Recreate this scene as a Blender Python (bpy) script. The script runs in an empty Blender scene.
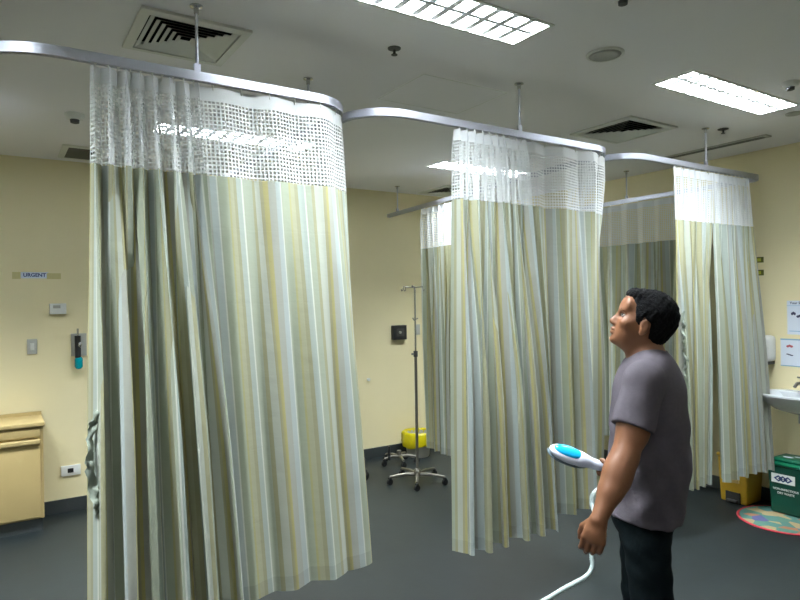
import bpy, math, random
import numpy as np
from mathutils import Vector, Matrix
random.seed(7)
PI = math.pi
scene = bpy.context.scene
COL = scene.collection

# ------------------------------------------------------------------ camera, world, exposure
cam_data = bpy.data.cameras.new('camera')
cam_data.sensor_width = 36.0
cam_data.lens = 623.0 / 800.0 * 36.0
cam_data.clip_start = 0.05
cam = bpy.data.objects.new('camera', cam_data)
COL.objects.link(cam)
ROT = Matrix(((0.8382832898817989, 0.013098571504914011, -0.5450775663421478),
              (-0.5450178855359396, -0.008074339044976883, -0.8383855375034329),
              (-0.015382793988131865, 0.9998816092285713, 0.0003703722469052609)))
cam.matrix_world = Matrix.Translation((0, 0, 1.6)) @ ROT.to_4x4()
scene.camera = cam

world = bpy.data.worlds.new('room_world')
world.use_nodes = True
world.node_tree.nodes['Background'].inputs[0].default_value = (0.8, 0.9, 1.0, 1)
world.node_tree.nodes['Background'].inputs[1].default_value = 0.02
scene.world = world
vs = scene.view_settings
vs.view_transform = 'Standard'
vs.look = 'None'
vs.gamma = 1.0
vs.use_curve_mapping = False
vs.exposure = 0.50

LAMP_POWER = 60.0
LAMP_COLOR = (0.91, 0.985, 1.0)
LAMP_SPREAD = math.radians(148)

# ------------------------------------------------------------------ materials
MATS = {}


def nodes_of(m):
    m.use_nodes = True
    nt = m.node_tree
    return nt, nt.nodes, nt.links, nt.nodes['Principled BSDF']


def mat(name, color, rough=0.5, metal=0.0, noise=0.0, nscale=20.0, bump=0.0, bscale=60.0, emit=0.0, coat=0.0):
    m = bpy.data.materials.new(name)
    nt, N, L, b = nodes_of(m)
    b.inputs['Base Color'].default_value = (*color, 1)
    b.inputs['Roughness'].default_value = rough
    b.inputs['Metallic'].default_value = metal
    b.inputs['Coat Weight'].default_value = coat
    tc = N.new('ShaderNodeTexCoord')
    if noise > 0:
        nz = N.new('ShaderNodeTexNoise')
        nz.inputs['Scale'].default_value = nscale
        nz.inputs['Detail'].default_value = 4
        L.new(tc.outputs['Object'], nz.inputs['Vector'])
        mx = N.new('ShaderNodeMix')
        mx.data_type = 'RGBA'
        mx.inputs[6].default_value = (*[max(0, c * (1 - noise)) for c in color], 1)
        mx.inputs[7].default_value = (*[min(1, c * (1 + noise)) for c in color], 1)
        L.new(nz.outputs['Fac'], mx.inputs[0])
        L.new(mx.outputs[2], b.inputs['Base Color'])
    if bump > 0:
        nb = N.new('ShaderNodeTexNoise')
        nb.inputs['Scale'].default_value = bscale
        nb.inputs['Detail'].default_value = 3
        L.new(tc.outputs['Object'], nb.inputs['Vector'])
        bp = N.new('ShaderNodeBump')
        bp.inputs['Strength'].default_value = bump
        bp.inputs['Distance'].default_value = 0.01
        L.new(nb.outputs['Fac'], bp.inputs['Height'])
        L.new(bp.outputs['Normal'], b.inputs['Normal'])
    if emit > 0:
        b.inputs['Emission Color'].default_value = (*color, 1)
        b.inputs['Emission Strength'].default_value = emit
    MATS[name] = m
    return m


mat('wall_paint', (0.82, 0.73, 0.46), 0.7, noise=0.04, nscale=2.5, bump=0.05, bscale=140)
mat('ceiling_paint', (0.88, 0.87, 0.88), 0.85, noise=0.03, nscale=1.5, bump=0.04, bscale=120)
mat('floor_vinyl', (0.0075, 0.0125, 0.0145), 0.5, noise=0.35, nscale=7, bump=0.03, bscale=30)
mat('baseboard_vinyl', (0.035, 0.042, 0.045), 0.45)
mat('aluminium', (0.50, 0.51, 0.58), 0.38, metal=0.6, noise=0.03)
mat('steel', (0.55, 0.55, 0.55), 0.25, metal=0.9)
mat('dull_steel', (0.20, 0.19, 0.165), 0.35, metal=0.7)
mat('white_plastic', (0.78, 0.79, 0.77), 0.4)
mat('vent_white', (0.72, 0.73, 0.68), 0.55)
mat('slot_grey', (0.12, 0.12, 0.11), 0.8)
mat('vent_dark', (0.02, 0.02, 0.02), 0.9)
mat('grey_plastic', (0.42, 0.42, 0.38), 0.5)
mat('black_plastic', (0.015, 0.016, 0.018), 0.4)
mat('dark_grey', (0.05, 0.05, 0.05), 0.5)
mat('porcelain', (0.66, 0.69, 0.74), 0.12, coat=0.5)
mat('laminate', (0.50, 0.38, 0.17), 0.45, noise=0.05, nscale=6)
mat('laminate_edge', (0.45, 0.32, 0.12), 0.5)
mat('green_bin', (0.0, 0.05, 0.03), 0.4)
mat('green_lid', (0.0, 0.11, 0.055), 0.35)
mat('yellow_bin', (0.42, 0.25, 0.01), 0.5)
mat('yellow_bag', (0.55, 0.47, 0.0), 0.35, bump=0.6, bscale=25)
mat('teal_glass', (0.0, 0.30, 0.36), 0.2)
mat('paper', (0.70, 0.76, 0.86), 0.7)
mat('ink', (0.04, 0.04, 0.10), 0.7)
mat('ink_navy', (0.02, 0.04, 0.16), 0.6)
mat('ink_red', (0.45, 0.10, 0.12), 0.7)
mat('ink_blue', (0.25, 0.45, 0.62), 0.7)
mat('tape', (0.62, 0.54, 0.24), 0.4)
mat('tag_olive', (0.10, 0.11, 0.0), 0.5)
mat('tag_yellow', (0.45, 0.45, 0.02), 0.5)
mat('lamp_reflector', (0.86, 0.88, 0.93), 0.45)
mat('lamp_housing', (0.75, 0.76, 0.76), 0.5)
mat('mat_red', (0.45, 0.03, 0.05), 0.8)
mat('skin', (0.22, 0.09, 0.043), 0.5, noise=0.08, nscale=30)
mat('hair', (0.006, 0.006, 0.007), 0.95, bump=0.8, bscale=180)
mat('shirt', (0.098, 0.085, 0.103), 0.9, noise=0.12, nscale=60, bump=0.15, bscale=300)
mat('shirt_rib', (0.095, 0.085, 0.105), 0.9)
mat('trousers', (0.004, 0.008, 0.010), 0.85, bump=0.1, bscale=200)
mat('shoe', (0.02, 0.02, 0.022), 0.5)
mat('sole', (0.3, 0.3, 0.3), 0.7)
mat('eye_white', (0.35, 0.32, 0.30), 0.5)
mat('lip', (0.30, 0.12, 0.09), 0.45)
mat('steamer_white', (0.74, 0.78, 0.92), 0.3)
mat('steamer_blue', (0.01, 0.42, 0.80), 0.2)
mat('steamer_grey', (0.10, 0.14, 0.17), 0.5)
mat('hose', (0.50, 0.60, 0.60), 0.45)

for nm, sp_ in (('trousers', .1), ('hair', .15), ('shirt', .2), ('shirt_rib', .2)):
    MATS[nm].node_tree.nodes['Principled BSDF'].inputs['Specular IOR Level'].default_value = sp_

# round mat: patches of teal, beige and violet
mm = mat('mat_print', (0.5, 0.5, 0.4), 0.85)
nt, N, L, b = nodes_of(mm)
tc = N.new('ShaderNodeTexCoord')
vo = N.new('ShaderNodeTexVoronoi')
vo.inputs['Scale'].default_value = 11.0
L.new(tc.outputs['Object'], vo.inputs['Vector'])
sp = N.new('ShaderNodeSeparateColor')
L.new(vo.outputs['Color'], sp.inputs[0])
cr = N.new('ShaderNodeValToRGB')
cr.color_ramp.interpolation = 'CONSTANT'
for i, (p, c) in enumerate([(0, (0.06, 0.17, 0.15)), (0.3, (0.32, 0.25, 0.13)), (0.55, (0.07, 0.07, 0.20)), (0.72, (0.07, 0.18, 0.14)), (0.88, (0.3, 0.13, 0.07))]):
    e = cr.color_ramp.elements[i] if i < 2 else cr.color_ramp.elements.new(p)
    e.position = p
    e.color = (*c, 1)
L.new(sp.outputs[0], cr.inputs[0])
L.new(cr.outputs[0], b.inputs['Base Color'])

STRIPES = [(0.000, (0.52, 0.44, 0.14)), (0.045, (0.44, 0.44, 0.40)), (0.150, (0.50, 0.57, 0.60)),
           (0.245, (0.80, 0.82, 0.76)), (0.265, (0.40, 0.44, 0.33)), (0.390, (0.48, 0.42, 0.16)),
           (0.420, (0.45, 0.43, 0.27)), (0.500, (0.35, 0.33, 0.18)), (0.560, (0.44, 0.51, 0.49)),
           (0.650, (0.82, 0.84, 0.78)), (0.672, (0.42, 0.46, 0.36)), (0.790, (0.40, 0.37, 0.20)),
           (0.850, (0.56, 0.59, 0.52)), (0.960, (0.41, 0.37, 0.20))]


def cloth_mat(name, gain=1.0, sat=1.0, trans=0.28):
    m = bpy.data.materials.new(name)
    nt, N, L, b = nodes_of(m)
    uv = N.new('ShaderNodeUVMap')
    se = N.new('ShaderNodeSeparateXYZ')
    L.new(uv.outputs[0], se.inputs[0])
    dv = N.new('ShaderNodeMath'); dv.operation = 'DIVIDE'; dv.inputs[1].default_value = 0.28
    L.new(se.outputs[0], dv.inputs[0])
    fr = N.new('ShaderNodeMath'); fr.operation = 'FRACT'
    L.new(dv.outputs[0], fr.inputs[0])
    cr = N.new('ShaderNodeValToRGB')
    cr.color_ramp.interpolation = 'CONSTANT'
    for i, (p, c) in enumerate(STRIPES):
        e = cr.color_ramp.elements[i] if i < 2 else cr.color_ramp.elements.new(p)
        e.position = p
        e.color = (*[min(0.9, (x * .76 + k_ * .24) * gain) for x, k_ in zip(c, (.48, .53, .42))], 1)
    L.new(fr.outputs[0], cr.inputs[0])
    # fine weave and crushed creases
    nz = N.new('ShaderNodeTexNoise'); nz.inputs['Scale'].default_value = 9; nz.inputs['Detail'].default_value = 5
    mp = N.new('ShaderNodeMapping'); mp.inputs['Scale'].default_value = (0.8, 1.6, 1)
    L.new(uv.outputs[0], mp.inputs[0]); L.new(mp.outputs[0], nz.inputs['Vector'])
    cd = N.new('ShaderNodeMath'); cd.operation = 'DIVIDE'; cd.inputs[1].default_value = 0.29
    L.new(se.outputs[1], cd.inputs[0])
    cf = N.new('ShaderNodeMath'); cf.operation = 'FRACT'; L.new(cd.outputs[0], cf.inputs[0])
    cc = N.new('ShaderNodeMath'); cc.operation = 'COMPARE'; cc.inputs[1].default_value = 0.5; cc.inputs[2].default_value = 0.012
    L.new(cf.outputs[0], cc.inputs[0])
    ad = N.new('ShaderNodeMath'); ad.operation = 'MULTIPLY_ADD'; ad.inputs[1].default_value = 0.25
    L.new(cc.outputs[0], ad.inputs[0]); L.new(nz.outputs['Fac'], ad.inputs[2])
    bp = N.new('ShaderNodeBump'); bp.inputs['Strength'].default_value = 0.38; bp.inputs['Distance'].default_value = 0.013
    L.new(ad.outputs[0], bp.inputs['Height'])
    L.new(cr.outputs[0], b.inputs['Base Color'])
    L.new(bp.outputs[0], b.inputs['Normal'])
    b.inputs['Roughness'].default_value = 0.62
    b.inputs['Sheen Weight'].default_value = 0.15
    tr = N.new('ShaderNodeBsdfTranslucent')
    L.new(cr.outputs[0], tr.inputs[0])
    ms = N.new('ShaderNodeMixShader'); ms.inputs[0].default_value = trans
    out = N['Material Output']
    L.new(b.outputs[0], ms.inputs[1]); L.new(tr.outputs[0], ms.inputs[2]); L.new(ms.outputs[0], out.inputs[0])
    MATS[name] = m


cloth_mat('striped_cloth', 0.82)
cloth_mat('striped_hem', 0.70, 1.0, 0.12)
mat('selvedge', (0.27, 0.31, 0.26), 0.8)

m = bpy.data.materials.new('net_cloth')
nt, N, L, b = nodes_of(m)
uv = N.new('ShaderNodeUVMap'); se = N.new('ShaderNodeSeparateXYZ'); L.new(uv.outputs[0], se.inputs[0])
gs = []
for k in (0, 1):
    dv = N.new('ShaderNodeMath'); dv.operation = 'DIVIDE'; dv.inputs[1].default_value = 0.0155
    L.new(se.outputs[k], dv.inputs[0])
    fr = N.new('ShaderNodeMath'); fr.operation = 'FRACT'; L.new(dv.outputs[0], fr.inputs[0])
    gt = N.new('ShaderNodeMath'); gt.operation = 'GREATER_THAN'; gt.inputs[1].default_value = 0.41
    L.new(fr.outputs[0], gt.inputs[0]); gs.append(gt)
mu = N.new('ShaderNodeMath'); mu.operation = 'MULTIPLY'
L.new(gs[0].outputs[0], mu.inputs[0]); L.new(gs[1].outputs[0], mu.inputs[1])
b.inputs['Base Color'].default_value = (0.82, 0.84, 0.85, 1); b.inputs['Roughness'].default_value = 0.7
tl = N.new('ShaderNodeBsdfTranslucent'); tl.inputs[0].default_value = (0.82, 0.84, 0.85, 1)
m1 = N.new('ShaderNodeMixShader'); m1.inputs[0].default_value = 0.35
L.new(b.outputs[0], m1.inputs[1]); L.new(tl.outputs[0], m1.inputs[2])
tp = N.new('ShaderNodeBsdfTransparent')
m2 = N.new('ShaderNodeMixShader'); L.new(mu.outputs[0], m2.inputs[0])
L.new(m1.outputs[0], m2.inputs[1]); L.new(tp.outputs[0], m2.inputs[2])
L.new(m2.outputs[0], N['Material Output'].inputs[0])
MATS['net_cloth'] = m

m = bpy.data.materials.new('header_cloth')
nt, N, L, b = nodes_of(m)
b.inputs['Base Color'].default_value = (0.80, 0.82, 0.84, 1); b.inputs['Roughness'].default_value = 0.7
tl = N.new('ShaderNodeBsdfTranslucent'); tl.inputs[0].default_value = (0.8, 0.82, 0.84, 1)
m1 = N.new('ShaderNodeMixShader'); m1.inputs[0].default_value = 0.3
L.new(b.outputs[0], m1.inputs[1]); L.new(tl.outputs[0], m1.inputs[2]); L.new(m1.outputs[0], N['Material Output'].inputs[0])
MATS['header_cloth'] = m

# ------------------------------------------------------------------ builders


class MB:
    def __init__(s):
        s.v = []
        s.f = []

    def add(s, vs_, fs_):
        o = len(s.v)
        s.v += [tuple(v) for v in vs_]
        s.f += [tuple(i + o for i in f) for f in fs_]
        return s

    def box(s, a, b, bev=0.0):
        x0, y0, z0 = [min(p, q) for p, q in zip(a, b)]
        x1, y1, z1 = [max(p, q) for p, q in zip(a, b)]
        if bev <= 0:
            v = [(x, y, z) for z in (z0, z1) for y in (y0, y1) for x in (x0, x1)]
            return s.add(v, [(0, 2, 3, 1), (4, 5, 7, 6), (0, 1, 5, 4), (2, 6, 7, 3), (0, 4, 6, 2), (1, 3, 7, 5)])
        import bmesh
        bm = bmesh.new()
        bmesh.ops.create_cube(bm, size=1)
        for vv in bm.verts:
            vv.co = Vector(((x0 + x1) / 2 + vv.co.x * (x1 - x0), (y0 + y1) / 2 + vv.co.y * (y1 - y0), (z0 + z1) / 2 + vv.co.z * (z1 - z0)))
        bmesh.ops.bevel(bm, geom=bm.edges[:], offset=bev, segments=3, affect='EDGES', profile=0.5)
        bm.verts.index_update()
        vl = [tuple(x.co) for x in bm.verts]
        fl = [tuple(q.index for q in fc.verts) for fc in bm.faces]
        bm.free()
        return s.add(vl, fl)

    def tube(s, pts, r, n=12, cap=True):
        pts = [Vector(p) for p in pts]
        rs = r if isinstance(r, (list, tuple)) else [r] * len(pts)
        up = None
        rings = []
        for i, p in enumerate(pts):
            d = (pts[min(i + 1, len(pts) - 1)] - pts[max(i - 1, 0)])
            d = d.normalized() if d.length > 1e-9 else Vector((0, 0, 1))
            if up is None:
                up = Vector((0, 0, 1)) if abs(d.z) < 0.9 else Vector((1, 0, 0))
            a = d.cross(up)
            a = a.normalized() if a.length > 1e-6 else d.orthogonal().normalized()
            bb = a.cross(d).normalized()
            up = bb
            rings.append([p + (a * math.cos(t) + bb * math.sin(t)) * rs[i] for t in [2 * PI * k / n for k in range(n)]])
        v = [q for R_ in rings for q in R_]
        f = []
        for i in range(len(pts) - 1):
            for k in range(n):
                f.append((i * n + k, i * n + (k + 1) % n, (i + 1) * n + (k + 1) % n, (i + 1) * n + k))
        if cap:
            f.append(tuple(range(n - 1, -1, -1)))
            f.append(tuple((len(pts) - 1) * n + k for k in range(n)))
        return s.add(v, f)

    def lathe(s, prof, c, n=28, cap=True):
        v = []
        f = []
        for (r, z) in prof:
            for k in range(n):
                t = 2 * PI * k / n
                v.append((c[0] + r * math.cos(t), c[1] + r * math.sin(t), c[2] + z))
        for i in range(len(prof) - 1):
            for k in range(n):
                f.append((i * n + k, i * n + (k + 1) % n, (i + 1) * n + (k + 1) % n, (i + 1) * n + k))
        if cap:
            f.append(tuple(range(n - 1, -1, -1)))
            f.append(tuple((len(prof) - 1) * n + k for k in range(n)))
        return s.add(v, f)

    def ellipsoid(s, c, r, n=20, m_=12, rot=None):
        v = []
        f = []
        for i in range(m_ + 1):
            ph = PI * i / m_
            for k in range(n):
                t = 2 * PI * k / n
                p = Vector((r[0] * math.sin(ph) * math.cos(t), r[1] * math.sin(ph) * math.sin(t), r[2] * math.cos(ph)))
                if rot is not None:
                    p = rot @ p
                v.append(Vector(c) + p)
        for i in range(m_):
            for k in range(n):
                f.append((i * n + k, (i + 1) * n + k, (i + 1) * n + (k + 1) % n, i * n + (k + 1) % n))
        return s.add(v, f)


def origin_of(o):
    t = Vector((0, 0, 0))
    while o is not None:
        t = t + o.location
        o = o.parent
    return t


def obj(name, mb, material, parent=None, smooth=False, local=False, origin=None):
    me = bpy.data.meshes.new(name)
    off = Vector((0, 0, 0))
    if parent is not None and not local:
        off = origin_of(parent)
    if origin is not None:
        off = Vector(origin)
    me.from_pydata([tuple(Vector(v) - off) for v in mb.v], [], mb.f)
    me.materials.append(MATS[material])
    if smooth:
        me.shade_smooth()
        if smooth == 'auto':
            try:
                me.set_sharp_from_angle(angle=math.radians(35))
            except Exception:
                pass
    me.update()
    o = bpy.data.objects.new(name, me)
    COL.objects.link(o)
    if parent is not None:
        o.parent = parent
    elif origin is not None:
        o.location = origin
    return o


def tag(o, label, cat, group=None):
    o['label'] = label
    o['category'] = cat
    if group:
        o['group'] = group
    return o


def thing(name, label, cat, loc=(0, 0, 0), rz=0.0, group=None):
    o = bpy.data.objects.new(name, None)
    o.empty_display_size = 0.1
    COL.objects.link(o)
    o.location = loc
    o.rotation_euler = (0, 0, rz)
    return tag(o, label, cat, group)


def struct(name, mb, material, smooth=False):
    o = obj(name, mb, material, smooth=smooth)
    o['kind'] = 'structure'
    return o


def copy_tree(o, parent=None):
    c = o.copy()
    COL.objects.link(c)
    c.parent = parent
    for ch in list(o.children):
        copy_tree(ch, c)
    return c


def text(name, body, size, material, parent, loc, axis_x, axis_z, align='CENTER', bold=0.0):
    cu = bpy.data.curves.new(name, 'FONT')
    cu.body = body
    cu.size = size
    cu.align_x = align
    cu.align_y = 'CENTER'
    cu.extrude = 0.0004
    cu.offset = bold
    cu.materials.append(MATS[material])
    tmp = bpy.data.objects.new(name + '_tmp', cu)
    me = bpy.data.meshes.new_from_object(tmp)
    bpy.data.objects.remove(tmp)
    o = bpy.data.objects.new(name, me)
    COL.objects.link(o)
    ax = Vector(axis_x).normalized()
    az = Vector(axis_z).normalized()
    n = ax.cross(az)
    M = Matrix((ax, az, n)).transposed().to_4x4()
    o.parent = parent
    off = origin_of(parent) if parent else Vector((0, 0, 0))
    o.matrix_local = Matrix.Translation(Vector(loc) - off) @ M
    return o


# ------------------------------------------------------------------ room shell
CZ = 2.72
YB = 5.47
XR = 5.0
XL = -3.0
YF = -2.6
HOLES = []
LIGHTS = []
for y0 in (-0.31, 1.80, 4.04):  # unseen lamps behind the camera and at the left are added as fill light
    for x0 in (-1.20, 0.87, 2.94):
        x0 = 3.07 if (x0, y0) == (2.94, 4.04) else x0
        LIGHTS.append((x0, y0))
        HOLES.append((x0, x0 + 1.06, y0, y0 + 0.22))
VENTS = [(0.69, 2.69, 0.43), (3.56, 2.69, 0.49), (3.98, 5.12, 0.50)]
for (cx, cy, w) in VENTS:
    HOLES.append((cx - w / 2 + 0.02, cx + w / 2 - 0.02, cy - w / 2 + 0.02, cy + w / 2 - 0.02))
xs = sorted({XL, XR} | {h[0] for h in HOLES} | {h[1] for h in HOLES})
ys = sorted({YF, YB} | {h[2] for h in HOLES} | {h[3] for h in HOLES})
cb = MB()
for i in range(len(xs) - 1):
    for j in range(len(ys) - 1):
        mx_, my_ = (xs[i] + xs[i + 1]) / 2, (ys[j] + ys[j + 1]) / 2
        if any(h[0] < mx_ < h[1] and h[2] < my_ < h[3] for h in HOLES):
            continue
        cb.box((xs[i], ys[j], CZ), (xs[i + 1], ys[j + 1], CZ + 0.012))
struct('ceiling', cb, 'ceiling_paint')
struct('floor', MB().box((XL - .1, YF - .1, -0.08), (XR + .1, YB + .1, 0)), 'floor_vinyl')
struct('wall_back', MB().box((XL - .1, YB, 0), (XR + .1, YB + .1, CZ + .2)), 'wall_paint')
struct('wall_right', MB().box((XR, YF - .1, 0), (XR + .1, YB, CZ + .2)), 'wall_paint')
struct('wall_left', MB().box((XL - .1, YF - .1, 0), (XL, YB, CZ + .2)), 'wall_paint')
struct('wall_front', MB().box((XL, YF - .1, 0), (XR, YF, CZ + .2)), 'wall_paint')
struct('baseboard_back', MB().box((XL, YB - 0.012, 0), (XR, YB, 0.10)), 'baseboard_vinyl')
struct('baseboard_right', MB().box((XR - 0.012, YF, 0), (XR, YB - 0.012, 0.10)), 'baseboard_vinyl')
# access panel outline in the ceiling
tb = MB()
for a, c in (((1.80, 2.52), (2.36, 2.524)), ((1.80, 2.96), (2.36, 2.964)), ((1.80, 2.52), (1.804, 2.964)), ((2.356, 2.52), (2.36, 2.964))):
    tb.box((a[0], a[1], CZ - 0.0015), (c[0], c[1], CZ))
struct('trim_1', tb, 'vent_white')

# ------------------------------------------------------------------ ceiling lights
light_labels = {
    (0.87, 1.80): 'louvred fluorescent ceiling light nearest the top edge, above the first two striped curtains',
    (2.94, 1.80): 'bright louvred ceiling light beside the round speaker on the open ceiling',
    (0.87, 4.04): 'far ceiling light seen through the white net of the first curtain',
    (3.07, 4.04): 'far ceiling light partly behind the net top of the middle curtain',
}


def make_light(x0, y0, label):
    W, D = 1.06, 0.22
    t = thing('ceiling_light', label, 'ceiling light', (x0 + W / 2, y0 + D / 2, CZ), 0, 'recessed fluorescent ceiling lights')
    h = MB()
    zt = CZ + 0.10
    h.box((x0, y0, zt), (x0 + W, y0 + D, zt + 0.01))
    h.box((x0, y0 - .0, CZ), (x0 + W, y0 + .004, zt)); h.box((x0, y0 + D - .004, CZ), (x0 + W, y0 + D, zt))
    h.box((x0, y0 + .004, CZ), (x0 + .004, y0 + D - .004, zt)); h.box((x0 + W - .004, y0 + .004, CZ), (x0 + W, y0 + D - .004, zt))
    obj('housing', h, 'lamp_housing', t)
    f = MB()
    e = 0.012
    for a, c in (((x0 - e, y0 - e), (x0 + W + e, y0 + .004)), ((x0 - e, y0 + D - .004), (x0 + W + e, y0 + D + e)),
                 ((x0 - e, y0 + .004), (x0 + .004, y0 + D - .004)), ((x0 + W - .004, y0 + .004), (x0 + W + e, y0 + D - .004))):
        f.box((a[0], a[1], CZ - 0.004), (c[0], c[1], CZ))
    obj('frame', f, 'vent_white', t)
    lv = MB()
    n = 12
    yc = y0 + D / 2
    for k in range(1, n):          # V-shaped cross blades, wide at the bottom, as in a parabolic louvre
        xk = x0 + W * k / n
        for (ya, yb_) in ((y0 + .006, yc - .012), (yc + .012, y0 + D - .006)):
            lv.add([(xk, ya, CZ + .045), (xk, yb_, CZ + .045), (xk - .015, ya, CZ + .004), (xk - .015, yb_, CZ + .004), (xk + .015, ya, CZ + .004), (xk + .015, yb_, CZ + .004)],
                   [(0, 1, 3, 2), (0, 4, 5, 1), (2, 3, 5, 4), (0, 2, 4), (1, 5, 3)])
    lv.box((x0 + .006, yc - .011, CZ + .004), (x0 + W - .006, yc + .011, CZ + .045))
    obj('louvre', lv, 'lamp_reflector', t)
    ld = bpy.data.lights.new('lamp_tube', 'AREA')
    ld.shape = 'RECTANGLE'
    ld.size = W - 0.03
    ld.size_y = D - 0.03
    ld.energy = LAMP_POWER * {-0.31: 0.22, 1.80: 1.55, 4.04: 1.3}[y0] * (1.7 if x0 < 0 and y0 == 1.80 else 1.0)
    ld.color = LAMP_COLOR
    ld.spread = math.radians(108) if y0 > 4 else LAMP_SPREAD
    lo = bpy.data.objects.new('lamp_tube', ld)
    COL.objects.link(lo)
    lo.parent = t
    lo.location = (0, 0, 0.075)
    return t


for (x0, y0) in LIGHTS:
    make_light(x0, y0, light_labels.get((x0, y0), 'unseen louvred ceiling light, added outside the view as fill light'))

# ------------------------------------------------------------------ ceiling vents


def make_vent(cx, cy, w, label):
    t = thing('ceiling_vent', label, 'air vent', (cx, cy, CZ), 0, 'square ceiling air diffusers')
    def ring(mb, ho, hi, zo, zi):
        v = [(cx + sx * ho, cy + sy * ho, zo) for sx, sy in ((-1, -1), (1, -1), (1, 1), (-1, 1))] + [(cx + sx * hi, cy + sy * hi, zi) for sx, sy in ((-1, -1), (1, -1), (1, 1), (-1, 1))]
        mb.add(v, [(k, (k + 1) % 4, 4 + (k + 1) % 4, 4 + k) for k in range(4)])
    h = w / 2
    fr = MB()
    ring(fr, h, h, CZ, CZ - .012); ring(fr, h, h - .036, CZ - .012, CZ - .016); ring(fr, h - .036, h - .036, CZ - .016, CZ + .02)
    obj('frame', fr, 'vent_white', t)
    lv = MB()
    nl = 6
    hh = h - .040
    for k in range(nl):
        ho = hh - k * hh / (nl + .6)
        ring(lv, ho - .002, ho - .022, CZ - .014, CZ - .004)
        ring(lv, ho - .002, ho - .022, CZ - .0125, CZ - .0025)
    obj('louvres', lv, 'vent_white', t)
    bx = MB()
    g = h - .022
    bx.box((cx - g, cy - g, CZ + .14), (cx + g, cy + g, CZ + .15))
    for a, c in (((-g, -g), (g, -g + .003)), ((-g, g - .003), (g, g)), ((-g, -g), (-g + .003, g)), ((g - .003, -g), (g, g))):
        bx.box((cx + a[0], cy + a[1], CZ + .0), (cx + c[0], cy + c[1], CZ + .14))
    obj('duct_box', bx, 'vent_dark', t)


make_vent(*VENTS[0], 'square white ceiling air vent with louvres directly above the first curtain rail')
make_vent(*VENTS[1], 'square ceiling air vent between the middle curtain and the bright open light')
make_vent(*VENTS[2], 'farthest square ceiling vent near the back wall beside the divider rail')
# small vent by the back wall on the left
t = thing('ceiling_grille', 'small rectangular grille at the ceiling edge beside the left side of the first curtain', 'air vent', (0.50, 5.1, CZ))
g = MB()
g.box((0.41, 4.90, CZ - .012), (0.66, 5.32, CZ)); obj('frame', g, 'vent_white', t)
g = MB()
g.box((0.45, 4.94, CZ - .014), (0.62, 5.28, CZ - .0121)); obj('grille', g, 'dark_grey', t)
# slot diffuser near right wall
t = thing('slot_diffuser', 'long narrow dark slot air diffuser running along the ceiling by the right wall', 'air vent', (4.57, 2.65, CZ))
g = MB(); g.box((4.535, 2.25, CZ - .010), (4.615, 3.1, CZ)); obj('frame', g, 'grey_plastic', t)
g = MB(); g.box((4.553, 2.28, CZ - .012), (4.570, 3.07, CZ - .0101)); g.box((4.582, 2.28, CZ - .012), (4.598, 3.07, CZ - .0101)); obj('slot', g, 'slot_grey', t)
# speaker
t = thing('ceiling_speaker', 'round flush ceiling speaker between the two bright ceiling lights', 'speaker', (2.375, 1.885, CZ))
g = MB(); g.lathe([(0.085, 0), (0.085, -.006), (0.076, -.010), (0.072, -.008)], (2.375, 1.885, CZ), 36); obj('rim', g, 'vent_white', t, 'auto')
g = MB(); g.lathe([(0.072, -.0085), (0.05, -.012), (0.001, -.013)], (2.375, 1.885, CZ), 36); obj('grille', g, 'grey_plastic', t, True)


def detector(c, label, cap='dark_grey', s=1.0):
    t = thing('smoke_detector', label, 'smoke detector', c)
    g = MB(); g.lathe([(.055 * s, 0), (.055 * s, -.012 * s), (.045 * s, -.03 * s), (.028 * s, -.034 * s)], c, 24); obj('base', g, 'white_plastic', t, 'auto')
    g = MB(); g.lathe([(.026 * s, -.034 * s), (.024 * s, -.052 * s), (.012 * s, -.056 * s)], c, 20); obj('sensor_head', g, cap, t, 'auto')


detector((0.407, 4.10, CZ), 'white dome smoke detector on the ceiling at the left of the first curtain')
detector((3.545, 1.63, CZ), 'white dome smoke detector at the far right beside the bright ceiling light', s=.8)
detector((1.97, 1.48, CZ), 'dark ceiling sensor cut off by the top edge between light and speaker', s=.7)


def sprinkler(c, label, m_, r=.030):
    t = thing('fire_sprinkler', label, 'sprinkler', c)
    g = MB(); g.lathe([(r, 0), (r * .95, -.004), (r * .4, -.008)], c, 20); obj('escutcheon', g, m_, t, 'auto')
    g = MB(); g.lathe([(.006, -.006), (.006, -.026), (.014, -.028), (.014, -.031)], c, 12); obj('deflector', g, 'black_plastic', t, 'auto')


sprinkler((1.505, 2.33, CZ), 'dark round fire sprinkler on the bare ceiling below the large nearest light', 'dark_grey')
sprinkler((4.14, 2.33, CZ), 'small black sprinkler beside the third rail hanger near right wall', 'black_plastic', .035)
g = MB(); g.lathe([(.045, 0), (.045, -.008), (.03, -.010)], (4.17, 1.90, CZ), 24)
tag(obj('ceiling_cover_plate', g, 'grey_plastic', None, 'auto', origin=(4.17, 1.90, CZ)), 'flat round cover plate on ceiling just beyond the bright light at the right edge', 'cover plate')

# ------------------------------------------------------------------ curtain rails
RZ0, RZ1 = 2.435, 2.470


def arc(cx, cy, r, a0, a1, n=10):
    return [(cx + r * math.cos(math.radians(a0 + (a1 - a0) * k / n)), cy + r * math.sin(math.radians(a0 + (a1 - a0) * k / n))) for k in range(n + 1)]


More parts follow.
